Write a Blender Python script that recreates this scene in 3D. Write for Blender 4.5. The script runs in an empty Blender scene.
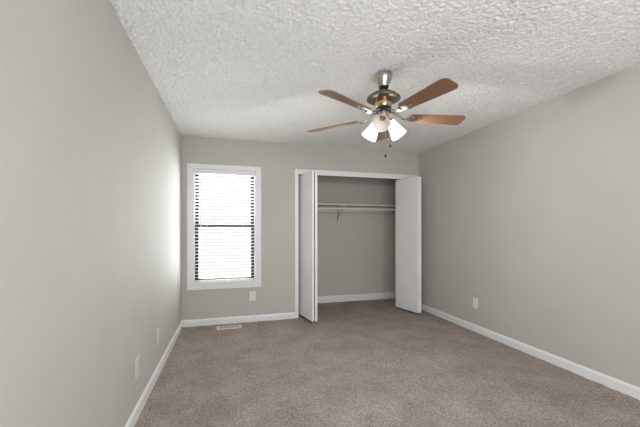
import bpy, bmesh, math, random
import numpy as np
from mathutils import Vector, Matrix
random.seed(7)
rng = np.random.default_rng(11)
S = bpy.context.scene
COL = S.collection
PI = math.pi
R = math.radians

# ---------------------------------------------------------------- camera, sky, lights, exposure
YAW = R(16.05)
cam_d = bpy.data.cameras.new('camera')
cam = bpy.data.objects.new('camera', cam_d)
COL.objects.link(cam)
cam.location = (0, 0, 1.25)
cam.rotation_euler = (R(90), 0, -YAW)
cam_d.sensor_width = 36
cam_d.lens = 36 * 324 / 640
cam_d.shift_y = 15.5 / 640
cam_d.clip_start = 0.05
S.camera = cam

w = bpy.data.worlds.new('sky')
S.world = w
w.use_nodes = True
bgn = w.node_tree.nodes['Background']
bgn.inputs['Color'].default_value = (1.0, 0.985, 0.96, 1)
bgn.inputs['Strength'].default_value = 0.94

vs = S.view_settings
vs.view_transform = 'Standard'
vs.look = 'None'
vs.gamma = 1
vs.use_curve_mapping = False
vs.exposure = 0.07
S.cycles.use_denoising = True
S.cycles.max_bounces = 10
S.cycles.diffuse_bounces = 6
S.cycles.sample_clamp_indirect = 6


def area_light(name, loc, rot, sx, sy, energy, color=(1, 1, 1)):
    d = bpy.data.lights.new(name, 'AREA')
    d.shape = 'RECTANGLE'
    d.size, d.size_y = sx, sy
    d.energy = energy
    d.color = color
    o = bpy.data.objects.new(name, d)
    o.location = loc
    o.rotation_euler = rot
    COL.objects.link(o)
    return o


# daylight arriving behind the blind, and an added fill light behind the camera
area_light('daylight_at_blind', (-0.02, 4.80, 1.30), (R(-90), 0, 0), 1.3, 2.0, 165, (0.965, 0.985, 1.0))
area_light('fill_behind_camera', (0.90, -0.86, 1.25), (R(90), 0, 0), 2.1, 1.6, 74, (0.975, 0.985, 1.0))
LAMP_W = 21
LAMP_COL = (1.0, 0.95, 0.885)

# ---------------------------------------------------------------- helpers


def srgb(r, g, b):
    f = lambda c: (c / 255 / 12.92) if c <= 10 else ((c / 255 + .055) / 1.055) ** 2.4
    return (f(r), f(g), f(b))


def mat(name, col, rough=0.6, metal=0.0, var=0.04, scale=8.0, bump=0.0, bscale=80.0, spec=0.5, emit=None):
    m = bpy.data.materials.new(name)
    m.use_nodes = True
    nt = m.node_tree
    b = nt.nodes['Principled BSDF']
    b.inputs['Roughness'].default_value = rough
    b.inputs['Metallic'].default_value = metal
    b.inputs['Specular IOR Level'].default_value = spec
    tc = nt.nodes.new('ShaderNodeTexCoord')
    n = nt.nodes.new('ShaderNodeTexNoise')
    n.inputs['Scale'].default_value = scale
    n.inputs['Detail'].default_value = 3
    nt.links.new(tc.outputs['Object'], n.inputs['Vector'])
    r = nt.nodes.new('ShaderNodeValToRGB')
    r.color_ramp.elements[0].position = 0.3
    r.color_ramp.elements[1].position = 0.7
    r.color_ramp.elements[0].color = tuple(c * (1 - var) for c in col) + (1,)
    r.color_ramp.elements[1].color = tuple(min(1, c * (1 + var)) for c in col) + (1,)
    nt.links.new(n.outputs['Fac'], r.inputs['Fac'])
    nt.links.new(r.outputs['Color'], b.inputs['Base Color'])
    if bump:
        n2 = nt.nodes.new('ShaderNodeTexNoise')
        n2.inputs['Scale'].default_value = bscale
        n2.inputs['Detail'].default_value = 4
        nt.links.new(tc.outputs['Object'], n2.inputs['Vector'])
        bp = nt.nodes.new('ShaderNodeBump')
        bp.inputs['Strength'].default_value = bump
        bp.inputs['Distance'].default_value = 0.004
        nt.links.new(n2.outputs['Fac'], bp.inputs['Height'])
        nt.links.new(bp.outputs['Normal'], b.inputs['Normal'])
    if emit:
        b.inputs['Emission Color'].default_value = tuple(emit[0]) + (1,)
        b.inputs['Emission Strength'].default_value = emit[1]
    return m


M = {}
M['wall'] = mat('greige_wall_paint', (0.49, 0.478, 0.447), 0.75, var=0.02, scale=2.5, bump=0.12, bscale=220, spec=0.25)
M['ceiling'] = mat('white_popcorn_texture', (0.80, 0.80, 0.80), 0.9, var=0.10, scale=70, spec=0.1)
M['trim'] = mat('white_gloss_trim_paint', (0.745, 0.75, 0.76), 0.4, var=0.015, scale=6)
M['door'] = mat('white_door_paint', (0.78, 0.785, 0.80), 0.45, var=0.02, scale=4, bump=0.05, bscale=40)
M['plate'] = mat('white_plastic', (0.76, 0.75, 0.72), 0.35, var=0.02, scale=30)
M['almond'] = mat('almond_plastic', (0.60, 0.58, 0.54), 0.4, var=0.02, scale=30)
M['slot'] = mat('dark_slot', (0.03, 0.03, 0.03), 0.6, var=0.1)
M['slat'] = mat('white_blind_slat', (0.83, 0.82, 0.79), 0.45, var=0.02, scale=12)
_nt = M['slat'].node_tree
_tr = _nt.nodes.new('ShaderNodeBsdfTranslucent')
_tr.inputs['Color'].default_value = (0.85, 0.83, 0.79, 1)
_mx = _nt.nodes.new('ShaderNodeMixShader')
_mx.inputs[0].default_value = 0.42
_out = [n for n in _nt.nodes if n.type == 'OUTPUT_MATERIAL'][0]
_nt.links.new(_nt.nodes['Principled BSDF'].outputs[0], _mx.inputs[1])
_nt.links.new(_tr.outputs[0], _mx.inputs[2])
_nt.links.new(_mx.outputs[0], _out.inputs['Surface'])
M['cord'] = mat('blind_cord', (0.62, 0.63, 0.64), 0.7, var=0.05, scale=40)
M['wand'] = mat('clear_plastic_wand', (0.55, 0.58, 0.62), 0.2, var=0.04, scale=30)
M['sash'] = mat('black_bronze_aluminium', (0.016, 0.016, 0.018), 0.45, metal=0.3, var=0.2, scale=20)
M['track'] = mat('track_steel', (0.32, 0.32, 0.33), 0.4, metal=0.7, var=0.06, scale=20)
M['shelf'] = mat('white_shelf_paint', (0.66, 0.64, 0.60), 0.55, var=0.03, scale=9)
M['rod'] = mat('white_painted_rod', (0.68, 0.66, 0.62), 0.35, var=0.02, scale=12)
M['bracket'] = mat('grey_bracket_steel', (0.34, 0.33, 0.31), 0.45, metal=0.3, var=0.06, scale=25)
M['vent'] = mat('cream_register_enamel', (0.72, 0.69, 0.63), 0.45, var=0.04, scale=25)
M['vent_louver'] = mat('tan_register_louver', (0.46, 0.41, 0.36), 0.55, var=0.06, scale=25)
M['nickel'] = mat('brushed_nickel', (0.50, 0.46, 0.41), 0.27, metal=1.0, var=0.08, scale=60)
M['pewter'] = mat('pewter_motor_shell', (0.22, 0.185, 0.16), 0.32, metal=0.9, var=0.10, scale=40)
M['brass'] = mat('antique_brass', (0.62, 0.43, 0.22), 0.25, metal=1.0, var=0.08, scale=50)
M['black'] = mat('black_flywheel_rubber', (0.012, 0.012, 0.012), 0.5, var=0.2, scale=20)
M['chain'] = mat('chain_metal', (0.55, 0.52, 0.48), 0.3, metal=0.9, var=0.08, scale=90)
M['fob'] = mat('dark_walnut_fob', (0.03, 0.02, 0.015), 0.4, var=0.2, scale=60)
M['bulb'] = mat('lit_bulb', (0.9, 0.9, 0.85), 0.4, var=0.02, emit=((1, 0.93, 0.82), 6.0))
M['shingle'] = mat('concrete_subfloor', (0.3, 0.29, 0.28), 0.9, var=0.1)


def wood_mat():
    m = mat('oak_blade_veneer', (0.225, 0.118, 0.062), 0.30, var=0.22, scale=5)
    nt = m.node_tree
    n = [x for x in nt.nodes if x.type == 'TEX_NOISE'][0]
    mp = nt.nodes.new('ShaderNodeMapping')
    mp.inputs['Scale'].default_value = (1.6, 26, 26)
    tc = [x for x in nt.nodes if x.type == 'TEX_COORD'][0]
    nt.links.new(tc.outputs['Object'], mp.inputs['Vector'])
    nt.links.new(mp.outputs['Vector'], n.inputs['Vector'])
    return m


M['wood'] = wood_mat()


def shade_mat(name, glow):
    m = bpy.data.materials.new(name)
    m.use_nodes = True
    nt = m.node_tree
    nt.nodes.clear()
    out = nt.nodes.new('ShaderNodeOutputMaterial')
    tr = nt.nodes.new('ShaderNodeBsdfTranslucent')
    pr = nt.nodes.new('ShaderNodeBsdfPrincipled')
    nz = nt.nodes.new('ShaderNodeTexNoise')
    nz.inputs['Scale'].default_value = 40
    rp = nt.nodes.new('ShaderNodeValToRGB')
    rp.color_ramp.elements[0].color = (0.90, 0.89, 0.87, 1)
    rp.color_ramp.elements[1].color = (0.95, 0.945, 0.93, 1)
    nt.links.new(nz.outputs['Fac'], rp.inputs['Fac'])
    nt.links.new(rp.outputs['Color'], tr.inputs['Color'])
    nt.links.new(rp.outputs['Color'], pr.inputs['Base Color'])
    pr.inputs['Roughness'].default_value = 0.3
    pr.inputs['Emission Color'].default_value = (1.0, 0.96, 0.90, 1)
    pr.inputs['Emission Strength'].default_value = glow
    mx = nt.nodes.new('ShaderNodeMixShader')
    mx.inputs[0].default_value = 0.55
    nt.links.new(pr.outputs[0], mx.inputs[1])
    nt.links.new(tr.outputs[0], mx.inputs[2])
    nt.links.new(mx.outputs[0], out.inputs['Surface'])
    return m


M['shade'] = shade_mat('lit_frosted_glass', 2.2)
M['shade_unlit'] = shade_mat('frosted_glass', 0.0)


def glass_mat():
    m = bpy.data.materials.new('window_glass')
    m.use_nodes = True
    nt = m.node_tree
    nt.nodes.clear()
    out = nt.nodes.new('ShaderNodeOutputMaterial')
    tr = nt.nodes.new('ShaderNodeBsdfTransparent')
    tr.inputs['Color'].default_value = (0.94, 0.96, 0.96, 1)
    gl = nt.nodes.new('ShaderNodeBsdfGlossy')
    gl.inputs['Roughness'].default_value = 0.03
    fr = nt.nodes.new('ShaderNodeFresnel')
    fr.inputs['IOR'].default_value = 1.14
    mx = nt.nodes.new('ShaderNodeMixShader')
    nt.links.new(fr.outputs[0], mx.inputs[0])
    nt.links.new(tr.outputs[0], mx.inputs[1])
    nt.links.new(gl.outputs[0], mx.inputs[2])
    nt.links.new(mx.outputs[0], out.inputs['Surface'])
    return m


M['glass'] = glass_mat()


def carpet_mat():
    m = bpy.data.materials.new('taupe_carpet')
    m.use_nodes = True
    nt = m.node_tree
    b = nt.nodes['Principled BSDF']
    b.inputs['Roughness'].default_value = 0.95
    b.inputs['Specular IOR Level'].default_value = 0.05
    tc = nt.nodes.new('ShaderNodeTexCoord')

    def noise(scale, detail):
        n = nt.nodes.new('ShaderNodeTexNoise')
        n.inputs['Scale'].default_value = scale
        n.inputs['Detail'].default_value = detail
        nt.links.new(tc.outputs['Object'], n.inputs['Vector'])
        return n
    fine = noise(120, 4)
    big = noise(3.6, 6)
    rp = nt.nodes.new('ShaderNodeValToRGB')
    e = rp.color_ramp.elements
    e[0].position, e[0].color = 0.38, (0.192, 0.166, 0.152, 1)
    e[1].position, e[1].color = 0.61, (0.385, 0.343, 0.316, 1)
    nt.links.new(fine.outputs['Fac'], rp.inputs['Fac'])
    r2 = nt.nodes.new('ShaderNodeValToRGB')
    e = r2.color_ramp.elements
    e[0].position, e[0].color = 0.36, (0.90, 0.89, 0.88, 1)
    e[1].position, e[1].color = 0.66, (1.14, 1.14, 1.14, 1)
    nt.links.new(big.outputs['Fac'], r2.inputs['Fac'])
    mx = nt.nodes.new('ShaderNodeMix')
    mx.data_type = 'RGBA'
    mx.blend_type = 'MULTIPLY'
    mx.inputs['Factor'].default_value = 1
    nt.links.new(rp.outputs['Color'], mx.inputs['A'])
    nt.links.new(r2.outputs['Color'], mx.inputs['B'])
    nt.links.new(mx.outputs['Result'], b.inputs['Base Color'])
    return m


M['carpet'] = carpet_mat()


class MB:
    """collects shapes into one mesh"""

    def __init__(self):
        self.bm = bmesh.new()

    def box(self, x0, x1, y0, y1, z0, z1, bevel=0.0, mtx=None, seg=2):
        t = bmesh.new()
        bmesh.ops.create_cube(t, size=1)
        for v in t.verts:
            v.co = Vector((x0 + (v.co.x + .5) * (x1 - x0), y0 + (v.co.y + .5) * (y1 - y0), z0 + (v.co.z + .5) * (z1 - z0)))
        if bevel:
            bmesh.ops.bevel(t, geom=t.edges[:], offset=bevel, segments=seg, affect='EDGES', profile=0.5)
        self._merge(t, mtx)
        return self

    def _merge(self, t, mtx=None):
        if mtx is not None:
            bmesh.ops.transform(t, matrix=mtx, verts=t.verts[:])
        me = bpy.data.meshes.new('tmp')
        t.to_mesh(me)
        t.free()
        self.bm.from_mesh(me)
        bpy.data.meshes.remove(me)

    def lathe(self, prof, n=32, mtx=None, close=False):
        """prof = [(radius, z)...] around Z"""
        t = bmesh.new()
        rings = []
        for r, z in prof:
            if r < 1e-6:
                rings.append([t.verts.new((0, 0, z))])
            else:
                rings.append([t.verts.new((r * math.cos(2 * PI * i / n), r * math.sin(2 * PI * i / n), z)) for i in range(n)])
        pairs = list(zip(rings[:-1], rings[1:]))
        if close:
            pairs.append((rings[-1], rings[0]))
        for a, b in pairs:
            for i in range(n):
                j = (i + 1) % n
                if len(a) == 1 and len(b) == 1:
                    continue
                if len(a) == 1:
                    t.faces.new((a[0], b[i], b[j]))
                elif len(b) == 1:
                    t.faces.new((a[i], a[j], b[0]))
                else:
                    t.faces.new((a[i], a[j], b[j], b[i]))
        bmesh.ops.recalc_face_normals(t, faces=t.faces[:])
        self._merge(t, mtx)
        return self

    def tube(self, pts, r, n=10, mtx=None):
        t = bmesh.new()
        pts = [Vector(p) for p in pts]
        rs = r if isinstance(r, (list, tuple)) else [r] * len(pts)
        prev = None
        rings = []
        for i, p in enumerate(pts):
            d = (pts[min(i + 1, len(pts) - 1)] - pts[max(i - 1, 0)]).normalized()
            if prev is None:
                a = Vector((0, 0, 1)) if abs(d.z) < .9 else Vector((1, 0, 0))
                u = d.cross(a).normalized()
            else:
                u = (prev - d * prev.dot(d)).normalized()
            prev = u
            v = d.cross(u)
            rings.append([t.verts.new(p + (u * math.cos(2 * PI * k / n) + v * math.sin(2 * PI * k / n)) * rs[i]) for k in range(n)])
        for a, b in zip(rings[:-1], rings[1:]):
            for k in range(n):
                t.faces.new((a[k], a[(k + 1) % n], b[(k + 1) % n], b[k]))
        t.faces.new(rings[0][::-1])
        t.faces.new(rings[-1])
        bmesh.ops.recalc_face_normals(t, faces=t.faces[:])
        self._merge(t, mtx)
        return self

    def prism(self, outline, z0, z1, mtx=None, bevel=0.0):
        """outline in XY extruded along Z"""
        t = bmesh.new()
        vs_ = [t.verts.new((x, y, z0)) for x, y in outline]
        f = t.faces.new(vs_)
        ex = bmesh.ops.extrude_face_region(t, geom=[f])
        for v in [g for g in ex['geom'] if isinstance(g, bmesh.types.BMVert)]:
            v.co.z = z1
        bmesh.ops.recalc_face_normals(t, faces=t.faces[:])
        if bevel:
            ed = [e for e in t.edges if abs(e.verts[0].co.z - e.verts[1].co.z) < 1e-6]
            bmesh.ops.bevel(t, geom=ed, offset=bevel, segments=2, affect='EDGES', profile=0.5)
        self._merge(t, mtx)
        return self

    def build(self, name, m, parent=None, smooth=None, loc=None):
        me = bpy.data.meshes.new(name)
        if loc is not None:
            bmesh.ops.translate(self.bm, vec=-Vector(loc), verts=self.bm.verts[:])
        self.bm.to_mesh(me)
        self.bm.free()
        me.materials.append(m)
        if smooth:
            me.polygons.foreach_set('use_smooth', [True] * len(me.polygons))
            me.update()
            if smooth is not True:
                me.set_sharp_from_angle(angle=R(smooth))
        o = bpy.data.objects.new(name, me)
        COL.objects.link(o)
        if loc is not None:
            o.location = loc
        if parent is not None:
            o.parent = parent
        return o


def tag(o, label=None, cat=None, group=None, kind=None):
    if label:
        o['label'] = label
    if cat:
        o['category'] = cat
    if group:
        o['group'] = group
    if kind:
        o['kind'] = kind
    return o


def empty(name, loc=(0, 0, 0), rot=(0, 0, 0)):
    o = bpy.data.objects.new(name, None)
    o.empty_display_size = 0.05
    o.location = loc
    o.rotation_euler = rot
    COL.objects.link(o)
    return o


def struct(mb, name, m, label=None, parent=None, smooth=None):
    o = mb.build(name, m, parent, smooth)
    o['kind'] = 'structure'
    if label:
        o['label'] = label
    return o


def copy_tree(o, parent=None):
    c = o.copy()
    COL.objects.link(c)
    if parent is not None:
        c.parent = parent
    for ch in [x for x in bpy.data.objects if x.parent == o]:
        copy_tree(ch, c)
    return c


# ---------------------------------------------------------------- the room shell
XL, XR, YB, YF, H = -0.554, 2.919, 4.465, -0.75, 2.44
T = 0.12
CX0, CX1, CZ1 = 0.958, 2.79, 2.055           # closet opening
CB = 5.27                                    # closet back wall
WX0, WX1, WZ0, WZ1 = -0.412, 0.374, 0.545, 2.035   # window opening


def relief(name, x0, x1, y0, y1, z, step, amp, sign, m, power=1.0, rise=0.0, mix=(.27, .13), raw=False):
    """a nubbly sheet: real relief on the surface"""
    nx, ny = int((x1 - x0) / step) + 1, int((y1 - y0) / step) + 1
    n = rng.standard_normal((ny, nx))

    def blur(a, k):
        for ax in (0, 1):
            a = sum(np.roll(a, s, ax) * wt for s, wt in k)
        return a
    k1 = ((-1, .25), (0, .5), (1, .25))
    a = blur(n, ((-1, .12), (0, .76), (1, .12))) if raw else blur(n, k1)
    a = a / a.std()
    c = blur(blur(rng.standard_normal((ny, nx)), k1), ((-2, .2), (-1, .2), (0, .2), (1, .2), (2, .2)))
    c = c / c.std()
    h = np.clip(0.5 + mix[0] * a + mix[1] * c, 0, 1) ** power
    X, Y = np.meshgrid(np.linspace(x0, x1, nx), np.linspace(y0, y1, ny))
    Z = z + sign * amp * h + rise * (X - XL) / (XR - XL) * (YB - Y) / 2.8
    co = np.stack([X, Y, Z], -1).reshape(-1, 3).astype(np.float32)
    i = np.arange((ny - 1) * (nx - 1))
    r0 = (i // (nx - 1)) * nx + i % (nx - 1)
    q = np.stack([r0, r0 + 1, r0 + nx + 1, r0 + nx], -1)
    if sign < 0:
        q = q[:, ::-1]
    me = bpy.data.meshes.new(name)
    me.vertices.add(len(co))
    me.vertices.foreach_set('co', co.ravel())
    me.loops.add(q.size)
    me.loops.foreach_set('vertex_index', q.ravel().astype(np.int32))
    me.polygons.add(len(q))
    me.polygons.foreach_set('loop_start', (np.arange(len(q)) * 4).astype(np.int32))
    me.update(calc_edges=True)
    me.polygons.foreach_set('use_smooth', [True] * len(q))
    me.materials.append(m)
    me.update()
    o = bpy.data.objects.new(name, me)
    COL.objects.link(o)
    return o


floor = relief('floor', XL - .065, XR, YF, CB + .01, 0.0, 0.009, 0.006, 1, M['carpet'], 1.0)
floor.location.z = -0.006
tag(floor, 'taupe cut-pile carpet covering the room and closet floor', kind='structure')
ceil = relief('ceiling', XL - .065, XR, YF, YB + .02, H, 0.0062, 0.0115, -1, M['ceiling'], 0.5, rise=0.022, mix=(.30, .04), raw=True)
ceil.location.z = 0.004
tag(ceil, 'white popcorn textured ceiling', kind='structure')
struct(MB().box(XL, XR, YB + .02, CB + .1, H, H + .1), 'ceiling', M['ceiling'], 'closet ceiling')
struct(MB().box(XL - T, XR + T, YF - T, CB + T, H + .1, H + .2), 'ceiling', M['shingle'], 'slab over the ceiling')
struct(MB().box(XL - T, XR + T, YF - T, CB + T, -.15, -.02), 'floor', M['shingle'], 'slab under the carpet')

def left_x(y):
    return XL - 0.0115 * (YB - y)


struct(MB().prism([(XL - T - .06, YF - T), (left_x(YF - T), YF - T), (left_x(YB + T), YB + T), (XL - T - .06, YB + T)], -.05, H + .1), 'wall_left', M['wall'], 'plain greige wall on the left')
LEAN = 0.0115                                # the right wall leans in a little towards the top
rw = MB().box(XR, XR + T, YF - T, CB + T, -.05, H + .1)
for v in rw.bm.verts:
    v.co.x -= LEAN * v.co.z
struct(rw, 'wall_right', M['wall'], 'plain greige wall on the right')
b = MB()
b.box(XL, WX0, YB, YB + T, -.05, H + .1)
b.box(WX0, WX1, YB, YB + T, -.05, WZ0)
b.box(WX0, WX1, YB, YB + T, WZ1, H + .1)
b.box(WX1, CX0, YB, YB + T, -.05, H + .1)
b.box(CX0, CX1, YB, YB + T, CZ1, H + .1)
b.box(CX1, XR, YB, YB + T, -.05, H + .1)
struct(b, 'wall_back', M['wall'], 'greige far wall with the window and closet opening')
FX0, FX1, FZ0, FZ1 = -0.15, 1.95, 0.45, 2.05
b = MB()
b.box(XL, FX0, YF - T, YF, -.05, H + .1)
b.box(FX1, XR, YF - T, YF, -.05, H + .1)
b.box(FX0, FX1, YF - T, YF, -.05, FZ0)
b.box(FX0, FX1, YF - T, YF, FZ1, H + .1)
struct(b, 'wall_front', M['wall'], 'greige wall behind the camera')
struct(MB().box(0.66, XR, CB, CB + T, -.05, H + .1), 'wall_closet_back', M['wall'], 'back wall inside the closet')
struct(MB().box(0.54, 0.66, YB + T, CB + T, -.05, H + .1), 'wall_closet_left', M['wall'], 'left side wall inside the closet')


# baseboards: one profile run along each wall
def baseboard(name, p0, p1, inward, label, h=0.083):
    p0, p1, n = Vector(p0 + (0,)), Vector(p1 + (0,)), Vector(inward + (0,))
    prof = [(0, -.012), (.014, -.012), (.014, h - .022), (.011, h - .012), (.006, h - .004), (.004, h), (0, h)]
    t = MB()
    ra = [t.bm.verts.new(p0 + n * a + Vector((0, 0, z))) for a, z in prof]
    rb = [t.bm.verts.new(p1 + n * a + Vector((0, 0, z))) for a, z in prof]
    k = len(prof)
    for i in range(k):
        t.bm.faces.new((ra[i], ra[(i + 1) % k], rb[(i + 1) % k], rb[i]))
    t.bm.faces.new(ra[::-1])
    t.bm.faces.new(rb)
    bmesh.ops.recalc_face_normals(t.bm, faces=t.bm.faces[:])
    return struct(t, name, M['trim'], label)


baseboard('baseboard_left', (left_x(YF), YF), (left_x(YB), YB), (1, -.0115), 'white baseboard along the left wall')
baseboard('baseboard_back', (XL, YB), (CX0 - .042, YB), (0, -1), 'white baseboard below the window')
baseboard('baseboard_right', (XR, YF), (XR, YB), (-1, 0), 'white baseboard along the right wall')
baseboard('baseboard_closet', (0.66, CB), (XR, CB), (0, -1), 'white baseboard at the back of the closet', h=0.108)
baseboard('baseboard_back_right', (CX1 + .058, YB), (XR, YB), (0, -1), 'short white baseboard right of the closet')

# ---------------------------------------------------------------- closet casing and jambs
b = MB()
cw = 0.060
cl = 0.043
prof_d = 0.016
b.box(CX0 - cl, CX0, YB - prof_d, YB, 0, CZ1 - .037, 0.004)
b.box(CX1, CX1 + cw, YB - prof_d, YB, 0, CZ1 - .037, 0.004)
b.box(CX0 - cl, CX1 + cw, YB - prof_d, YB, CZ1 - .037, CZ1 + .037, 0.004)
trim = struct(b, 'trim_1', M['trim'], 'white casing round the closet opening')
b = MB()
b.box(CX0 - .001, CX0 + .012, YB, YB + T, 0, CZ1)
b.box(CX1 - .012, CX1 + .001, YB, YB + T, 0, CZ1)
b.box(CX0, CX1, YB, YB + T, CZ1 - .012, CZ1)
b.build('jamb', M['trim'], trim)
b = MB()
b.box(CX0 + .012, CX1 - .012, YB + .055, YB + .062, CZ1 - .026, CZ1 - .012)
b.box(CX0 + .012, CX1 - .012, YB + .085, YB + .092, CZ1 - .026, CZ1 - .012)
b.box(CX0 + .012, CX1 - .012, YB + .055, YB + .092, CZ1 - .016, CZ1 - .012)
b.build('door_track', M['track'], trim)


# ---------------------------------------------------------------- bifold doors
def leaf(p, q, z0, z1, th, root, name='panel'):
    """one door leaf standing from p to q (its centre line)"""
    p, q = Vector(p), Vector(q)
    d = q - p
    L = d.length
    mtx = Matrix.Translation((p.x, p.y, 0)) @ Matrix.Rotation(math.atan2(d.y, d.x), 4, 'Z')
    t = MB()
    t.box(0, L, -th / 2, th / 2, z0, z1, 0.002, mtx)
    return t.build(name, M['door'], root), mtx, L


def bifold(name, pivot, ridge, gap_dir, track_end, label, g=0.0205):
    root = empty(name, (pivot[0], pivot[1], 0))
    tag(root, label, 'door', kind='structure')
    bpy.context.view_layer.update()
    inv = Matrix.Translation((-pivot[0], -pivot[1], 0))
    z0, z1, th = 0.040, 2.008, 0.030
    r1 = (ridge[0] - gap_dir * g, ridge[1])
    r2 = (ridge[0] + gap_dir * g, ridge[1])
    p1, m1, L1 = leaf(pivot, r1, z0, z1, th, root)
    p2, m2, L2 = leaf(track_end, r2, z0, z1, th, root)
    for p in (p1, p2):
        p.data.transform(inv)
    # hinges between the two leaves near the ridge
    for z in (0.25, 1.02, 1.80):
        t = MB()
        t.box(ridge[0] - g + .0145, ridge[0] + g - .0145, ridge[1] + .020, ridge[1] + .050, z - .035, z + .035)
        t.tube([(ridge[0], ridge[1] + .018, z - .038), (ridge[0], ridge[1] + .018, z + .038)], max(0.0015, g - .0155))
        h = t.build('hinge', M['track'], root)
        h.data.transform(inv)
        h['label'] = 'small steel hinge between the leaves'
    # pivot pins up to the track
    for e in (pivot, track_end):
        t = MB().tube([(e[0], e[1], z1 - .01), (e[0], e[1], z1 + .018)], 0.005)
        k = t.build('pivot_pin', M['track'], root, smooth=40)
        k.data.transform(inv)
    return root, p2, m2, L2, inv, th


PY = YB + .072
dl = bifold('door_1', (CX0 + .047, PY), (1.105, 4.090), +1, (1.185, PY),
            'left white bifold closet door, folded with its edge toward the camera')
dr = bifold('door_2', (CX1 - .030, PY), (2.668, 4.095), -1, (2.545, PY),
            'right white bifold closet door, folded flat side in view', g=0.0165)


def knob(door, along, side, z):
    root, p2, m2, L, inv, th = door
    loc = m2 @ Matrix.Translation((along, side * th / 2, z)) @ Matrix.Rotation(-side * PI / 2, 4, 'X')
    t = MB().lathe([(0, -.001), (.008, -.001), (.007, .008), (.009, .012), (.015, .017), (.016, .022), (.012, .028), (0, .029)], 20, inv @ loc)
    k = t.build('knob', M['plate'], root, smooth=40)
    k['label'] = 'small white round knob'


knob(dl, 0.385, -1, 1.02)
knob(dr, 0.130, +1, 1.02)

# ---------------------------------------------------------------- window
win = empty('window_1', ((WX0 + WX1) / 2, YB, WZ0))
tag(win, 'white cased double-hung window with dark sashes on the far wall', kind='structure')


def wpart(mb, name, m, parent=win, smooth=None):
    o = mb.build(name, m, None, smooth)
    wl = Vector(win.location)
    o.data.transform(Matrix.Translation(-wl))
    o.parent = parent
    return o


b = MB()
x0, x1, z0, z1 = -0.490, 0.449, 0.463, 2.093
b.box(x0, WX0, YB - .018, YB, z0, z1, .004)
b.box(WX1, x1, YB - .018, YB, z0, z1, .004)
b.box(x0 + .002, x1 - .002, YB - .017, YB, WZ1 - .004, z1 - .0005, .004)
b.box(x0 + .002, x1 - .002, YB - .017, YB, z0 + .0005, WZ0 + .002, .004)
wpart(b, 'casing', M['trim'])
b = MB()
b.box(WX0 - .001, WX0 + .012, YB, YB + T, WZ0, WZ1)
b.box(WX1 - .012, WX1 + .001, YB, YB + T, WZ0, WZ1)
b.box(WX0, WX1, YB, YB + T, WZ1 - .012, WZ1)
wpart(b, 'jamb', M['trim'])
b = MB().box(WX0 - .012, WX1 + .012, YB - .024, YB + T, WZ0 - .006, WZ0 + .014, .003)
wpart(b, 'sill', M['trim'])


def sash(z0, z1, y):
    t = MB()
    xa, xb = WX0 + .012, WX1 - .012
    st, ra = .046, .036
    t.box(xa, xa + st, y, y + .03, z0, z1)
    t.box(xb - st, xb, y, y + .03, z0, z1)
    t.box(xa + st, xb - st, y, y + .03, z0, z0 + ra)
    t.box(xa + st, xb - st, y, y + .03, z1 - ra, z1)
    s = wpart(t, 'sash', M['sash'])
    g = MB().box(xa + st, xb - st, y + .012, y + .016, z0 + ra, z1 - ra)
    wpart(g, 'pane', M['glass'], s)


sash(WZ0 + .014, 1.308, YB + .066)
sash(1.272, WZ1 - .012, YB + .098)

# invented, unseen window added behind the camera to carry the fill light
fill_win = empty('fill_window', ((FX0 + FX1) / 2, YF, FZ0))
tag(fill_win, 'wide window added behind the camera to let in fill light', kind='structure')
wl2 = Matrix.Translation(-Vector(fill_win.location))
b = MB()
b.box(FX0 - .075, FX0, YF, YF + .018, FZ0 - .075, FZ1 + .075, .004)
b.box(FX1, FX1 + .075, YF, YF + .018, FZ0 - .075, FZ1 + .075, .004)
b.box(FX0, FX1, YF, YF + .018, FZ1, FZ1 + .075, .004)
b.box(FX0, FX1, YF, YF + .018, FZ0 - .075, FZ0, .004)
o = b.build('casing', M['trim'], fill_win)
o.data.transform(wl2)
b = MB()
for xa in (FX0, (FX0 + FX1) / 2 - .02, FX1 - .04):
    b.box(xa, xa + .04, YF - .09, YF - .05, FZ0, FZ1)
b.box(FX0, FX1, YF - .09, YF - .05, FZ0, FZ0 + .04)
b.box(FX0, FX1, YF - .09, YF - .05, FZ1 - .04, FZ1)
o = b.build('sash', M['sash'], fill_win)
o.data.transform(wl2)

# ---------------------------------------------------------------- window blind (a thing of its own)
by = YB + .034
blind = empty('window_blind', ((WX0 + WX1) / 2, by, WZ0 + .014))
tag(blind, 'white horizontal slat blind lowered over the far window, slats partly open', 'blind')
BI = Matrix.Translation(-Vector(blind.location))


def bpart(mb, name, m, smooth=None, label=None):
    o = mb.build(name, m, None, smooth)
    o.data.transform(BI)
    o.parent = blind
    if label:
        o['label'] = label
    return o


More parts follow.
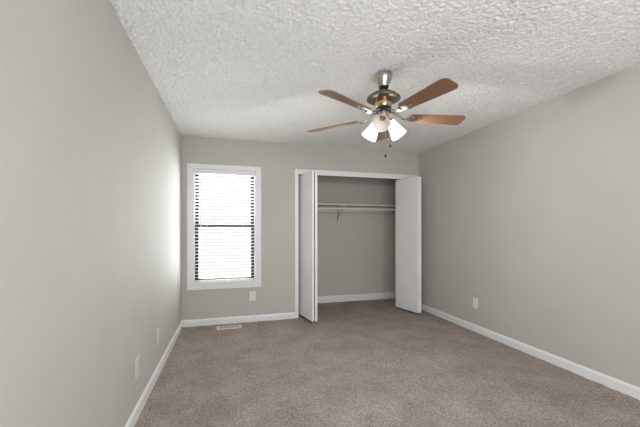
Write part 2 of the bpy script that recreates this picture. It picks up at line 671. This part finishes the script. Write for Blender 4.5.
bx0, bx1 = WX0 + .015, WX1 - .015
bpart(MB().box(WX0 + .013, WX1 - .013, YB - .012, YB + .058, 1.966, 2.022, .003), 'headrail', M['trim'], label='wide flat white valance along the top')
b = MB()
pitch, depth, tilt = 0.0435, 0.050, R(13)
nsl = 0
z = 0.615
while z < 1.955:
    n = 6
    t = bmesh.new()
    rows = []
    for i in range(n + 1):
        u = (i / n - .5) * depth
        crown = 0.003 * (1 - (2 * i / n - 1) ** 2)
        yy = u * math.cos(tilt) - crown * math.sin(tilt)
        zz = -u * math.sin(tilt) + crown * math.cos(tilt)
        rows.append([t.verts.new((xx, by + yy, z + zz + o_)) for o_ in (0, .0026) for xx in (bx0, bx1)])
    for a, c in zip(rows[:-1], rows[1:]):
        t.faces.new((a[0], a[1], c[1], c[0]))
        t.faces.new((a[2], c[2], c[3], a[3]))
        t.faces.new((a[0], c[0], c[2], a[2]))
        t.faces.new((a[1], a[3], c[3], c[1]))
    t.faces.new((rows[0][0], rows[0][2], rows[0][3], rows[0][1]))
    t.faces.new((rows[-1][0], rows[-1][1], rows[-1][3], rows[-1][2]))
    bmesh.ops.recalc_face_normals(t, faces=t.faces[:])
    b._merge(t)
    z += pitch
bpart(b, 'slats', M['slat'])
bpart(MB().box(bx0, bx1, by - .025, by + .025, 0.560, 0.580, .004), 'bottom_rail', M['slat'])
for xx in (-0.245, 0.205):
    b = MB()
    for yy in (by - .0265, by + .0265):
        b.tube([(xx, yy, 0.575), (xx, yy, 1.97)], 0.0011, 6)
    bpart(b, 'ladder_cord', M['cord'])
b = MB().tube([(-0.325, by - .031, 1.965), (-0.326, by - .032, 1.31)], 0.0045, 8)
b.tube([(-0.326, by - .032, 1.33), (-0.326, by - .032, 1.27)], 0.0065, 8)
bpart(b, 'tilt_wand', M['wand'], smooth=50, label='slim clear tilt wand')

# ---------------------------------------------------------------- closet shelf, rod, bracket
SZ = 1.655
shelf = empty('closet_shelf', (1.8, 5.1, SZ - .02))
tag(shelf, 'long white shelf running across the back of the closet', 'shelf')
SI = Matrix.Translation(-Vector(shelf.location))
o = MB().box(0.663, XR - .022, 4.915, CB - .001, SZ - .020, SZ, .002).build('shelf_board', M['shelf'], shelf)
o.data.transform(SI)
o = MB().box(0.663, XR - .030, CB - .020, CB - .001, SZ - .118, SZ - .0202, .002).build('cleat_board', M['shelf'], loc=(1.8, CB - .01, SZ - .118))
tag(o, 'white board fixed to the closet back wall just under the shelf', 'board')
RY, RZ = 4.985, 1.583
rod = MB().tube([(0.681, RY, RZ), (XR - .022, RY, RZ)], 0.0165, 20).build('hanging_rod', M['rod'], smooth=50, loc=(1.8, RY, RZ))
tag(rod, 'white hanging rod below the closet shelf', 'rod')
bk = empty('shelf_bracket', (1.825, CB - .02, 1.40))
tag(bk, 'metal bracket holding the closet shelf and rod', 'bracket')
KI = Matrix.Translation(-Vector(bk.location))
bxx = 1.825
b = MB()
b.box(bxx - .011, bxx + .011, CB - .024, CB - .0205, 1.535, SZ - .0202)
b.box(bxx - .011, bxx + .011, CB - .004, CB - .0005, 1.375, 1.537)
b.box(bxx - .011, bxx + .011, CB - .024, CB - .0005, 1.533, 1.537)
o = b.build('wall_plate', M['bracket'], bk)
o.data.transform(KI)
b = MB()
b.box(bxx - .010, bxx + .010, 4.930, CB - .021, SZ - .0235, SZ - .0202)
o = b.build('shelf_arm', M['rod'], bk)
o.data.transform(KI)
b = MB().tube([(bxx, CB - .004, 1.395), (bxx, CB - .05, 1.465), (bxx, RY + .035, 1.560), (bxx, RY + .018, 1.566)], 0.0055, 8)
o = b.build('brace', M['bracket'], bk, smooth=50)
o.data.transform(KI)
b = MB()
pts = [(bxx, 4.912, SZ - .030), (bxx, 4.914, 1.612), (bxx, RY - .030, 1.592)]
for k in range(9):
    a = PI + k / 8 * PI
    pts.append((bxx, RY + .0228 * math.cos(a), RZ + .0228 * math.sin(a)))
b.tube(pts, 0.0065, 8)
b.box(bxx - .010, bxx + .010, 4.908, 4.9135, 1.606, SZ - .006, .001)
o = b.build('rod_hook', M['rod'], bk, smooth=50)
o.data.transform(KI)

# small plastic cap on the closet baseboard
b = MB()
b.box(2.765, 2.800, CB - .024, CB - .001, .1085, .124, .004)
b.lathe([(0, .0), (.009, .0), (.009, .014), (.006, .019), (0, .020)], 16, Matrix.Translation((2.782, CB - .013, .123)))
o = b.build('cable_clip', M['plate'], smooth=40, loc=(2.782, CB - .012, .1085))
tag(o, 'tiny white plastic clip on top of the closet baseboard beside the right door', 'clip')


# ---------------------------------------------------------------- wall plates
def outlet(loc, rz, label, duplex=True, pm=None):
    """built facing +X, then turned"""
    root = empty('power_outlet' if duplex else 'wall_plate', loc, (0, 0, rz))
    tag(root, label, 'outlet' if duplex else 'wall plate', 'wall plates near the baseboards')
    wd, ht = 0.078, 0.124
    pm = pm or M['plate']
    dp = .007 if pm is M['plate'] else .011
    MB().box(0.0005, dp, -wd / 2, wd / 2, -ht / 2, ht / 2, .003).build('cover_plate', pm, root)
    if duplex:
        for zc in (.027, -.027):
            t = MB()
            ol = [(.0165 * math.copysign(1, math.cos(a)) * min(1, abs(math.cos(a)) * 1.25), .0145 * math.sin(a)) for a in [k * PI / 12 for k in range(24)]]
            mt = Matrix.Translation((dp - .001, 0, zc)) @ Matrix.Rotation(PI / 2, 4, 'Y') @ Matrix.Rotation(PI / 2, 4, 'Z')
            t.prism(ol, 0, .004, mt)
            rc = t.build('receptacle', pm, root)
            s = MB()
            s.box(dp + .0028, dp + .0036, -.0075, -.0055, zc - .002, zc + .007)
            s.box(dp + .0028, dp + .0036, .0055, .0075, zc - .002, zc + .006)
            s.lathe([(0, dp + .0028), (.0024, dp + .0028), (.0024, dp + .0036), (0, dp + .0036)], 10, Matrix.Translation((0, 0, zc - .0075)) @ Matrix.Rotation(PI / 2, 4, 'Y'))
            s.build('slot', M['slot'], rc)
        zs = (0,)
    else:
        zs = (.042, -.042)
    for zc in zs:
        MB().lathe([(0, dp - .0005), (.0035, dp - .0005), (.003, dp + .0015), (0, dp + .0018)], 12, Matrix.Translation((0, 0, zc)) @ Matrix.Rotation(PI / 2, 4, 'Y')).build('screw', M['track'], root, smooth=40)
    return root


outlet((left_x(2.41), 2.41, 0.335), -.0115, 'pale outlet on the left wall, the nearer to the camera of its two plates', pm=M['almond'])
outlet((left_x(3.03), 3.03, 0.335), -.0115, 'pale cover plate on the left wall, nearer the window', False, M['almond'])
outlet((0.335, YB, 0.345), -PI / 2, 'white outlet on the far wall below the window')
outlet((XR - LEAN * .348, 3.268, 0.348), PI, 'white outlet on the right wall above the baseboard')

# ---------------------------------------------------------------- floor register
vent = empty('floor_vent', (0.030, 4.268, 0))
tag(vent, 'cream metal floor register set in the carpet below the window', 'vent')
b = MB()
vw, vd = 0.305, 0.105
b.box(-vw / 2, -vw / 2 + .032, -vd / 2, vd / 2, -.004, .011, .003)
b.box(vw / 2 - .032, vw / 2, -vd / 2, vd / 2, -.004, .011, .003)
b.box(-vw / 2 + .03, vw / 2 - .03, -vd / 2, -vd / 2 + .009, -.004, .0105, .002)
b.box(-vw / 2 + .03, vw / 2 - .03, vd / 2 - .009, vd / 2, -.004, .0105, .002)
b.build('frame', M['vent'], vent)
b = MB()
for k in range(17):
    xx = -vw / 2 + .038 + k * (vw - .076) / 16
    b.box(xx - .0035, xx + .0035, -vd / 2 + .008, vd / 2 - .008, -.003, .009)
b.box(-vw / 2 + .03, vw / 2 - .03, -.004, .004, -.003, .0095)
b.build('grille', M['vent_louver'], vent)
MB().box(-vw / 2 + .03, vw / 2 - .03, -vd / 2 + .014, vd / 2 - .014, -.004, .001).build('damper', M['slot'], vent)

# ---------------------------------------------------------------- ceiling fan
fan = empty('ceiling_fan', (1.158, 2.258, H))
tag(fan, 'five-blade ceiling fan with brushed metal motor, wooden blades and three lit glass shades', 'ceiling fan')
A0 = -16.05


def P(prof, name, m, parent=fan, n=40, smooth=35):
    return MB().lathe([(r, z - H) for r, z in prof], n).build(name, m, parent, smooth)


cn = P([(0, 2.442), (.063, 2.442), (.066, 2.428), (.0655, 2.418), (.060, 2.398), (.050, 2.370), (.041, 2.348), (.039, 2.342), (0, 2.342)], 'canopy', M['nickel'])
P([(0, 2.344), (.037, 2.344), (.038, 2.336), (.032, 2.327), (.016, 2.324), (0, 2.324)], 'canopy_ring', M['black'], cn)
P([(0, 2.360), (.0125, 2.360), (.0125, 2.305), (0, 2.305)], 'downrod', M['nickel'], n=20)
mh = P([(0, 2.320), (.020, 2.320), (.022, 2.306), (.045, 2.302), (.075, 2.293), (.103, 2.278), (.122, 2.261), (.129, 2.251), (.128, 2.244), (.118, 2.238), (.085, 2.235), (.062, 2.233), (0, 2.233)], 'motor_housing', M['pewter'], n=56)
P([(0, 2.236), (.060, 2.236), (.063, 2.223), (.061, 2.198), (.056, 2.184), (.052, 2.179), (0, 2.179)], 'motor_collar', M['brass'], mh)
P([(0, 2.181), (.056, 2.181), (.059, 2.176), (.059, 2.156), (.054, 2.150), (0, 2.150)], 'flywheel', M['black'])
sh = P([(0, 2.163), (.040, 2.163), (.043, 2.156), (.043, 2.120), (.040, 2.112), (0, 2.112)], 'switch_housing', M['nickel'])
P([(0, 2.114), (.046, 2.114), (.050, 2.104), (.047, 2.088), (.036, 2.074), (.020, 2.066), (.010, 2.060), (.009, 2.050), (.004, 2.042), (0, 2.041)], 'light_fitter', M['brass'])


def blade_outline():
    pts = []
    x0, x1 = .205, .660
    w0, w1 = .048, .068
    pts += [(x0, -w0 * .55), (x0 + .02, -w0)]
    for k in range(1, 8):
        f = k / 8
        pts.append((x0 + .02 + f * (x1 - .05 - x0 - .02), -(w0 + (w1 - w0) * f)))
    for k in range(7):
        a = -PI / 2 + k * PI / 12
        pts.append((x1 - .045 + .045 * math.cos(a), -w1 + .040 + .040 * math.sin(a)))
    up = [(x, -y) for x, y in pts[::-1]]
    return pts + up


BZ = 2.115 - H
bladeproto = None
for i in range(5):
    a = R(A0 + 8.5 + 72 * i)
    if i == 0:
        pm = Matrix.Rotation(R(-13), 4, 'X')
        b = MB().prism(blade_outline(), -.003, .003, pm, bevel=.0012)
        bl = b.build('blade', M['wood'], fan)
        b = MB()
        # curved arm from the flywheel out to a leaf-shaped plate under the blade
        segs = [(.050, .036, .017), (.075, .035, .016), (.100, .022, .014), (.125, .004, .013), (.150, -.009, .014), (.175, -.014, .018), (.200, -.010, .028)]
        t = b.bm
        rows = []
        for x, zz, hw in segs:
            rows.append([t.verts.new((x, s * hw, zz + dz)) for s in (-1, 1) for dz in (-.0035, .0035)])
        for p, q in zip(rows[:-1], rows[1:]):
            t.faces.new((p[0], p[2], q[2], q[0]))
            t.faces.new((p[1], q[1], q[3], p[3]))
            t.faces.new((p[0], q[0], q[1], p[1]))
            t.faces.new((p[2], p[3], q[3], q[2]))
        t.faces.new((rows[0][0], rows[0][1], rows[0][3], rows[0][2]))
        t.faces.new((rows[-1][0], rows[-1][2], rows[-1][3], rows[-1][1]))
        bmesh.ops.recalc_face_normals(t, faces=t.faces[:])
        ol = [(.185, -.016), (.205, -.030), (.235, -.036), (.262, -.028), (.275, -.014), (.300, -.010), (.312, 0), (.300, .010), (.275, .014), (.262, .028), (.235, .036), (.205, .030), (.185, .016)]
        b.prism(ol, -.0085, -.0032, pm, bevel=.001)
        br = b.build('blade_arm', M['nickel'], bl, smooth=30)
        for x, y in ((.225, -.018), (.225, .018), (.292, 0)):
            MB().lathe([(0, -.0115), (.004, -.0105), (.005, -.0082), (0, -.0082)], 10, pm @ Matrix.Translation((x, y, 0))).build('blade_screw', M['brass'], bl, smooth=40)
        bladeproto = bl
    else:
        bl = copy_tree(bladeproto, fan)
    bl.location = (0, 0, BZ)
    bl.rotation_euler = (0, R(2.4) if i == 2 else 0, a)

SHZ = 2.096 - H


def lamp(ang, lit, lean):
    a = R(A0 + ang)
    tiltm = Matrix.Translation((.050, 0, 0)) @ Matrix.Rotation(R(180 - lean), 4, 'Y')
    # outer skin down to the mouth, then back up inside
    outp = [(.020, .010), (.029, .014), (.033, .024), (.037, .045), (.043, .075), (.050, .105), (.057, .130), (.063, .150)]
    inp = [(r - .003, l) for r, l in outp[::-1]]
    sd = MB().lathe(outp + inp, 36, tiltm, close=True).build('lamp_shade', M['shade' if lit else 'shade_unlit'], fan, smooth=50)
    MB().lathe([(0, -.022), (.016, -.022), (.019, -.012), (.023, .000), (.030, .004), (.031, .013), (.021, .016), (.017, .046), (.013, .046), (.012, .030), (0, .030)], 24, tiltm).build('socket', M['brass'], sd, smooth=40)
    MB().tube([(.026, 0, .004), (.040, 0, .006), (.052, 0, -.004)], .008, 10).build('lamp_arm', M['brass'], sd, smooth=50)
    sd.location = (0, 0, SHZ)
    sd.rotation_euler = (0, 0, a)
    if not lit:
        sd['label'] = 'white glass shade facing the camera with an empty dark socket'
        return
    MB().lathe([(0, .036), (.011, .040), (.013, .052), (.022, .070), (.026, .084), (.024, .098), (.014, .108), (0, .111)], 20, tiltm).build('bulb', M['bulb'], sd, smooth=True)
    ld = bpy.data.lights.new('lamp_light', 'POINT')
    ld.energy = LAMP_W
    ld.color = LAMP_COL
    ld.shadow_soft_size = 0.028
    lo = bpy.data.objects.new('lamp_light', ld)
    COL.objects.link(lo)
    lo.parent = fan
    mp = Matrix.Rotation(a, 4, 'Z') @ tiltm @ Vector((0, 0, .135))
    lo.location = (mp.x, mp.y, mp.z + SHZ)


lamp(-107, False, 53)
lamp(26, True, 43)
lamp(131, True, 41)


def chain(x, y, z0, z1):
    t = MB()
    z = z0
    while z > z1:
        t.lathe([(0, .0026), (.0022, .0012), (.0022, -.0012), (0, -.0026)], 6, Matrix.Translation((x, y, z)))
        z -= .005
    t.tube([(x, y, z0), (x, y, z1)], .0009, 5)
    c = t.build('pull_chain', M['chain'], fan)
    t = MB().lathe([(0, z1 + .004), (.004, z1 + .002), (.0085, z1 - .010), (.0085, z1 - .018), (.005, z1 - .025), (0, z1 - .027)], 14, Matrix.Translation((x, y, 0)))
    t.build('fob', M['fob'], c, smooth=40)


chain(-.008, -.046, 2.095 - H, 1.815 - H)
chain(.046, -.020, 2.095 - H, 1.900 - H)
